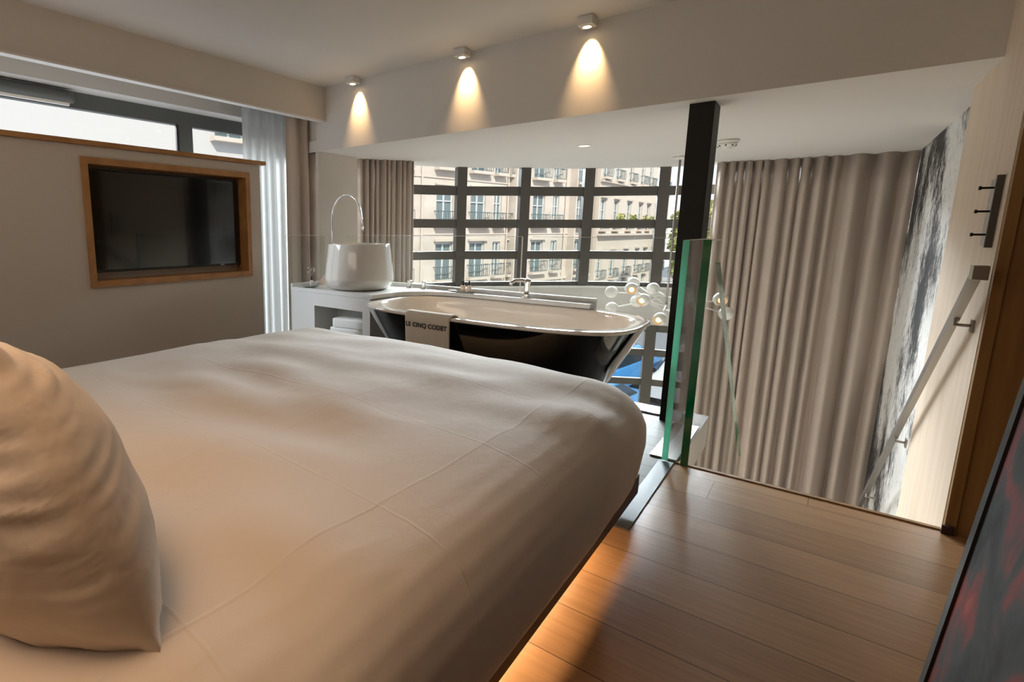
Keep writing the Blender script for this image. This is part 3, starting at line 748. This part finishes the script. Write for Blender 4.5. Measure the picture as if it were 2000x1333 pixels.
# pillow
pl = thing('pillow', 'plump cream pillow standing upright on the near end of the bed', 'pillow', (-1.05, .24, .61))
def pillow_bm(W=.74, H=.55, D=.30, nu=90, nv=70):
    bm = bmesh.new(); grids = []
    for side in (1, -1):
        g = []
        for j in range(nv+1):
            row = []
            for i in range(nu+1):
                u = -1+2*i/nu; v = -1+2*j/nv
                pin = 1-.10*(1-abs(v)**3)*(abs(u)**4) ; pin2 = 1-.10*(1-abs(u)**3)*(abs(v)**4)
                # pulled-in edges, pointed corners
                x = u*W/2*(1-.05*(1-v*v)*abs(u)**3*0) * (1 - .06*(v*v)*(1-abs(u))) ; z = v*H/2
                x = u*W/2*(1-.07*(1-abs(v)**2.5)*0+0) ; x *= 1-.09*(abs(v)**3)*(1-abs(u)**6)*0
                rr = (1-abs(u)**2.6)**.62*(1-abs(v)**2.6)**.62 if abs(u) < 1 and abs(v) < 1 else 0
                eu = max(0, abs(u)-.5)/.5; ev = max(0, abs(v)-.4)/.6; wr = (.010*noise.noise(Vector((u*3, v*2.6, side*3))) + .007*eu*noise.noise(Vector((u*5, v*15+u*9, side*2))) + .016*ev*noise.noise(Vector((u*10+v*4, v*3, side*5))))*min(1, rr*4)
                bow = 1-.12*(1-u*u)*0
                x = u*W/2*(1-.08*(1-v*v)*0); zz = v*H/2
                # rounded outline between the corners
                x = u*(W/2)*(.90+.10*(1-v*v)) + .012*math.copysign(max(0, abs(u*v)-.85)/.15, u)
                zz = v*(H/2)*(.90+.10*(1-u*u)) + .012*math.copysign(max(0, abs(u*v)-.85)/.15, v)
                row.append((x, side*(D/2*rr + (wr if rr > 0 else 0)), zz))
            g.append(row)
        grids.append(g)
    idx = {}
    def vert(s, i, j):
        e = i in (0, nu) or j in (0, nv); k = (0 if e else s, i, j)
        if k not in idx: idx[k] = bm.verts.new(grids[s][j][i])
        return idx[k]
    for s in (0, 1):
        for j in range(nv):
            for i in range(nu): bm.faces.new((vert(s, i, j), vert(s, i+1, j), vert(s, i+1, j+1), vert(s, i, j+1)))
    return bm
pc = obj('pillowcase', pillow_bm(), 'pillow_cotton', pl, True)
pc.location = (0, 0, .140); pc.rotation_euler = (math.radians(16), math.radians(-13), 0)

# ------------------------------------------------------------------ leaning picture
pf = thing('framed_picture', 'large black-framed photograph of red clouds leaning at the right of the bed', 'picture', (.30, 1.85, 0))
lean = .078
def leanbox(y0, y1, x0, x1, z0, z1):
    bm = bmesh.new(); box(bm, x0, x1, y0, y1, z0, z1)
    for v in bm.verts: v.co.x += lean*v.co.z
    return bm
bm = bmesh.new()
for a in ((-.035, 0, 0, .0305, .001, 1.9), (-1.30, -1.265, 0, .0305, .001, 1.9), (-1.265, -.035, 0, .0305, .001, .036), (-1.265, -.035, 0, .0305, 1.865, 1.9)):
    q = leanbox(*a); me_ = bpy.data.meshes.new('t'); q.to_mesh(me_); q.free(); bm.from_mesh(me_); bpy.data.meshes.remove(me_)
obj('frame', bm, 'black_plastic', pf)
obj('print', leanbox(-1.264, -.036, .006, .0295, .037, 1.864), 'picture_print', pf)
obj('frame_edge', leanbox(.0005, .004, .0, .032, .001, 1.9), 'window_frame_grey', pf)

# ------------------------------------------------------------------ chandelier
ch = thing('globe_chandelier', 'branching white globe chandelier hanging in the void before the bay window', 'chandelier', (-1.21, 6.12, ZL))
zc = .40-ZL; rb = (.03, .0)
obj('canopy', lathe(bmesh.new(), [(0, -.001), (.07, -.001), (.07, -.02), (.012, -.03), (0, -.03)], seg=28), 'white_metal', ch, True)
obj('rod', tube(bmesh.new(), [(0, 0, -.025), (0, 0, zc)], .011, 12), 'brushed_steel', ch, True)
GL = [(-1.752, 6.10, .53, 0), (-1.60, 6.35, .62, 0), (-1.541, 6.05, .586, 1), (-1.375, 6.25, .581, 0), (-1.514, 6.2, .440, 0), (-1.392, 5.95, .490, 1), (-1.749, 6.15, .347, 0), (-1.19, 5.80, .33, 1), (-.749, 6.15, .531, 1), (-.690, 6.15, .395, 0), (-1.0, 6.4, .56, 0), (-.98, 5.95, .36, 1)]
C0 = Vector((-1.21, 6.12, .46))
hub = [Vector((-1.21, 6.12, .52)), Vector((-1.21, 6.12, .44)), Vector((-1.21, 6.12, .38))]
ax, ay, az = -1.21, 6.12, ZL
for k, (x, y, z, lit) in enumerate(GL):
    p = Vector((x, y, z)); h = hub[k % 3]; d = (p-h).normalized(); r = .066
    arm = obj('arm', tube(bmesh.new(), [h-Vector((ax, ay, az)), p-d*(r+.002)-Vector((ax, ay, az))], .0075, 10), 'white_metal', ch, True)
    # globe: a shell open towards the outside
    od = Vector((-.35 if k % 2 else .4, -.85, -.35)).normalized() if lit else Vector((d.x, d.y, .6)).normalized()
    bm = bmesh.new(); n = 14; prof = []
    for i in range(n+1):
        a = PI - i*(PI*(.74 if lit else 1.0))/n; prof.append((r*math.sin(a) if i else 0, r*math.cos(a)))
    if not lit: prof[-1] = (0, r)
    lathe(bm, prof, seg=28)
    rot = Vector((0, 0, 1)).rotation_difference(od).to_matrix().to_4x4()
    bm.transform(rot)
    g = obj('globe_shade', bm, 'globe_white', ch, True, loc=p-Vector((ax, ay, az)))
    if lit:
        bm = bmesh.new(); sphere(bm, od*.022, .026, 16, 10); obj('bulb', bm, 'bulb_glow', g, True)

# ------------------------------------------------------------------ street outside
tag(obj('street', B(-16, 8, 7.6, 110, -3.7, -3.6), 'asphalt'), 'grey asphalt street below the bay window', 'street', kind='structure')
tag(obj('pavement', B(-16, -9.6, 7.6, 60, -3.599, -3.5), 'pavement'), 'pale pavement along the far side of the street', 'pavement', kind='structure')
def dirv(a, b_): 
    d = Vector((b_[0]-a[0], b_[1]-a[1], 0)); return d.normalized(), d.length
def facade(name, label, p0, p1, depth, z1, material, windows, bands_):
    """windows: (s, z0, h, w, kind)"""
    d, L = dirv(p0, p1); n = Vector((d.y, -d.x, 0))   # towards our room (+X side)
    root = thing(name, label, 'building', (p0[0], p0[1], -3.6)); root.rotation_euler = (0, 0, math.atan2(d.y, d.x))
    # local: x along facade, -y towards the room
    bm = bmesh.new(); Z = 3.6
    # wall with window openings: build as a grid of boxes
    xs = sorted({0., L} | {s-w_/2 for s, z, h, w_, k in windows} | {s+w_/2 for s, z, h, w_, k in windows})
    for a, b_ in zip(xs, xs[1:]):
        mid = (a+b_)/2; holes = sorted((z+Z, z+h+Z) for s, z, h, w_, k in windows if abs(s-mid) < w_/2)
        z_ = 0.
        for h0, h1 in holes:
            if h0 > z_: box(bm, a, b_, 0, .25, z_, h0)
            z_ = h1
        box(bm, a, b_, 0, .25, z_, z1+Z)
    bmesh.ops.remove_doubles(bm, verts=bm.verts, dist=.0005)
    obj('wall', bm, material, root)
    obj('backing', B(0, L, .26, depth, 0, z1+Z), 'facade_trim', root)
    for (zz, hh, dep) in bands_: obj('cornice', B(0, L, -dep, -.001, zz+Z, zz+hh+Z), 'facade_trim', root)
    for s, z, h, w_, k in windows:
        z += Z; bm = bmesh.new()
        for a in ((-w_/2, -w_/2+.06), (w_/2-.06, w_/2), (-.04, .04)): box(bm, s+a[0], s+a[1], .10, .16, z, z+h)
        box(bm, s-w_/2, s+w_/2, .10, .16, z+h-.07, z+h); box(bm, s-w_/2, s+w_/2, .10, .16, z+h*.62, z+h*.62+.05)
        f = obj('window', bm, 'shutter', root)
        obj('pane', B(s-w_/2, s+w_/2, .17, .18, z, z+h), 'shade_glass', f)
        if k & 1:   # wrought iron balcony with sill
            bm = bmesh.new(); y0 = -.30; bw = w_*.62
            box(bm, s-bw, s+bw, y0, y0+.03, z+.62, z+.66); box(bm, s-bw, s+bw, y0, y0+.03, z+.06, z+.09)
            box(bm, s-bw, s-bw+.03, y0, 0, z+.62, z+.66); box(bm, s+bw-.03, s+bw, y0, 0, z+.62, z+.66)
            nb = max(5, int(bw*2/.16))
            for q in range(nb+1):
                xx = s-bw+q*2*bw/nb; tube(bm, [(xx, y0+.015, z+.08), (xx+.03*math.sin(q*2), y0-.02, z+.3), (xx, y0+.015, z+.63)], .014, 5)
            obj('balcony', bm, 'wrought_iron', root)
            obj('sill', B(s-bw-.05, s+bw+.05, y0-.03, -.001, z-.12, z+.02), 'facade_trim', root)
        if k & 2:   # lintel hood
            obj('lintel', B(s-w_*.62, s+w_*.62, -.16, -.001, z+h+.06, z+h+.16), 'facade_trim', root)
    return root
# long facade across the street; its far part is seen through the bay window, its near part through the high window
F0, F1 = Vector((-15.35, 14.8)), Vector((-11.8, 35.73))
d, L = dirv(F0, F1)
def sy(y): return (y-F0.y)/d.y
wins = []
floors = [(-1.2, 1.8), (1.45, 1.8), (4.1, 1.8), (6.75, 1.8), (9.4, 1.7)]
for y, w_, k in ((15.6, 1.2, 3), (18.9, 1.2, 3), (21.9, 1.2, 3), (24.35, 1.2, 3), (25.95, .65, 1), (27.4, 1.15, 3), (29.7, 1.2, 3), (31.45, .65, 1), (34.2, 1.2, 3)):
    for z, h in floors: wins.append((sy(y), z, h, w_, k))
    if k == 3: wins.append((sy(y), -3.3, 1.5, w_*.9, 0))
facade('apartment_building', 'cream stone apartment building with iron balconies facing the bay window', F0, F1, 3, 16.5, 'facade_stone', wins, [(16.3, .3, .35), (-1.75, .16, .10), (.98, .07, .05), (3.62, .07, .05)])
H0, H1 = Vector((-17.3, -6.0)), Vector((-15.4, 14.7)); d0, L0 = dirv(H0, H1)
wins = [((y-H0.y)/d0.y, z, 1.7, w_, k) for y, w_, k in ((-3, 1.4, 2), (-.5, 1.4, 2), (2.0, 1.4, 2), (4.6, 1.4, 2), (7.2, 1.4, 2), (10.95, 1.1, 1), (13.6, 1.1, 1)) for z in (-2.2, 1.1, 4.22 if k == 1 else 4.95, 8.0)]
facade('white_building', 'bright white building opposite the high window over the television', H0, H1, 3, 16.0, 'facade_white', wins, [(3.45, .08, .06)])
ap = [o for o in COL.objects if o.name.startswith('apartment_building')][0]
for y in (20.3, 26.7, 32.4):
    obj('downpipe', T([(sy(y), -.07, .2), (sy(y), -.07, 19.6)], .05, 8), 'facade_trim', ap)
for y0_, y1_ in ((26.9, 28.6), (32.9, 35.4)):
    obj('bay_projection', B(sy(y0_)-.02, sy(y0_)+.12, -.45, -.001, 0, 20), 'facade_stone', ap)
# projecting corner house and the receding terrace beyond it
G0, G1 = Vector((-11.55, 36.1)), Vector((-11.0, 53.0))
d2, L2 = dirv(G0, G1)
wins = []
for y in (36.9, 39.4, 42.2, 44.9, 47.0, 49.2, 51.4):
    for z, h in ((-2.1, 1.9), (1.25, 2.0), (4.6, 1.9), (8.0, 1.8), (11.2, 1.8)): wins.append(((y-G0.y)/d2.y, z, h, .95, 3))
    wins.append(((y-G0.y)/d2.y, -3.3, 1.2, .9, 2))
facade('terraced_building', 'sunlit terrace of cream houses receding down the street beyond the corner', G0, G1, 3, 15.2, 'facade_stone_far', wins, [(15.0, .3, .4), (.85, .14, .35), (4.3, .14, .2)])
tb = [o for o in COL.objects if o.name.startswith('terraced_building')][0]
rnd = random.Random(8)
for y in (39.4, 42.2, 44.9, 47.0, 49.2):
    sx = (y-G0.y)/d2.y; bm = bmesh.new()
    for k in range(60):
        p = Vector((sx+rnd.uniform(-.6, .6), -.38+rnd.uniform(-.12, .12), 3.6+1.9+rnd.uniform(-.05, .4))); q = rnd.uniform(.06, .13)
        n1 = Vector((rnd.uniform(-1, 1), rnd.uniform(-1, 1), rnd.uniform(-1, 1))).normalized(); n2 = n1.orthogonal().normalized(); n3 = n1.cross(n2)
        bm.faces.new([bm.verts.new(p+n2*q), bm.verts.new(p+n3*q), bm.verts.new(p-n2*q), bm.verts.new(p-n3*q)])
    o_ = obj('window_box_plants', bm, 'leaf', tb); o_['kind'] = 'stuff'
facade('distant_building', 'pale low building closing the far end of the street', Vector((-5.2, 68)), Vector((6, 66)), 6, 13, 'facade_white', [(s, z, 1.7, 1.1, 0) for s in (1.0, 3.2, 5.4, 7.6) for z in (-2, 1.2, 4.4, 7.6)], [(2.9, .2, .2), (6.2, .2, .2), (9.4, .2, .2)])
# tree
def tree(x, y, z0, zt, r, label, seed):
    t_ = thing('street_tree', label, 'tree', (x, y, z0)); rnd = random.Random(seed)
    bm = tube(bmesh.new(), [(0, 0, 0), (.1, 0, 2.2), (0, .1, zt*.6)], [.22, .18, .08], 10); obj('trunk', bm, 'bark', t_, True)
    bm = bmesh.new()
    for k in range(3400):
        a = rnd.uniform(0, 2*PI); c = rnd.uniform(-1, 1); q = rnd.random()**.33
        p = Vector((r*q*math.sqrt(1-c*c)*math.cos(a), r*q*math.sqrt(1-c*c)*math.sin(a), zt-2.6+2.9*q*c))
        p += Vector((noise.noise(p*.8), noise.noise(p*.8+Vector((5, 0, 0))), 0))*.8
        s = rnd.uniform(.10, .2); n1 = Vector((rnd.uniform(-1, 1), rnd.uniform(-1, 1), rnd.uniform(-1, 1))).normalized(); n2 = n1.orthogonal().normalized(); n3 = n1.cross(n2)
        vs = [bm.verts.new(p+n2*s), bm.verts.new(p+n3*s*.6), bm.verts.new(p-n2*s), bm.verts.new(p-n3*s*.6)]; bm.faces.new(vs)
    obj('foliage', bm, 'leaf', t_)
tree(-6.2, 38.0, -3.6, 6.6, 1.5, 'leafy green street tree just left of the black column', 2)
tree(-7.9, 50.0, -3.6, 6.4, 2.0, 'yellow-green street tree farther off behind the nearer one', 6)
# parked cars
def car(x, y, rz, material, label):
    c = thing('parked_car', label, 'car', (x, y, -3.6)); c.rotation_euler = (0, 0, rz)
    L_, W_ = 2.05, .86
    prof = [(-L_, .35), (-L_, .72), (-L_*.93, .86), (-L_*.55, .93), (-L_*.28, 1.38), (L_*.35, 1.42), (L_*.72, 1.0), (L_*.97, .92), (L_, .7), (L_, .35)]
    bm = bmesh.new(); rings = []
    for sy_ in (-1, -.93, .93, 1):
        sh = .86 if abs(sy_) == 1 else 1.0
        rings.append([bm.verts.new((px*(.98 if abs(sy_) == 1 else 1), sy_*W_*(1-.16*max(0, (pz-.9)/.5)), .35+(pz-.35)*(.97 if abs(sy_) == 1 else 1))) for px, pz in prof])
    for a, b_ in zip(rings, rings[1:]):
        for i in range(len(prof)): bm.faces.new((a[i], a[(i+1) % len(prof)], b_[(i+1) % len(prof)], b_[i]))
    bm.faces.new(rings[0][::-1]); bm.faces.new(rings[-1])
    obj('body', bm, material, c, False)
    bm = bmesh.new()
    a = [bm.verts.new(p) for p in ((-L_*.53, -.70, .965), (-L_*.53, .70, .965), (-L_*.30, .64, 1.375), (-L_*.30, -.64, 1.375))]; bm.faces.new(a)
    o1 = obj('windscreen', bm, 'car_glass', c); o1.location = (-.012, 0, .012)
    bm = bmesh.new(); a = [bm.verts.new(p) for p in ((L_*.69, -.70, 1.045), (L_*.69, .70, 1.045), (L_*.38, .64, 1.40), (L_*.38, -.64, 1.40))]; bm.faces.new(a)
    o1 = obj('rear_window', bm, 'car_glass', c); o1.location = (.012, 0, .012)
    for s in (-1, 1):
        bm = bmesh.new(); a = [bm.verts.new(p) for p in ((-L_*.50, s*.86, .98), (L_*.66, s*.86, 1.02), (L_*.34, s*.775, 1.36), (-L_*.26, s*.775, 1.34))]; bm.faces.new(a)
        obj('side_window', bm, 'car_glass', c)
    for wx in (-1.3, 1.3):
        for s in (-1, 1):
            bm = tube(bmesh.new(), [(wx, s*.70, .32), (wx, s*.89, .32)], .32, 20); wh = obj('wheel', bm, 'tyre', c, False)
            obj('hubcap', tube(bmesh.new(), [(wx, s*.891, .32), (wx, s*.90, .32)], .19, 16), 'white_metal', wh)
car(-4.75, 16.4, math.radians(80), 'car_blue', 'bright blue car parked on the street seen right of the bathtub')
car(-2.3, 17.3, math.radians(84), 'car_white', 'silver white car parked beside the nearer blue one, left of the column')
car(-4.1, 12.0, math.radians(80), 'car_blue', 'blue car parked nearest the window below the end of the bathtub')
bpy.context.view_layer.update()
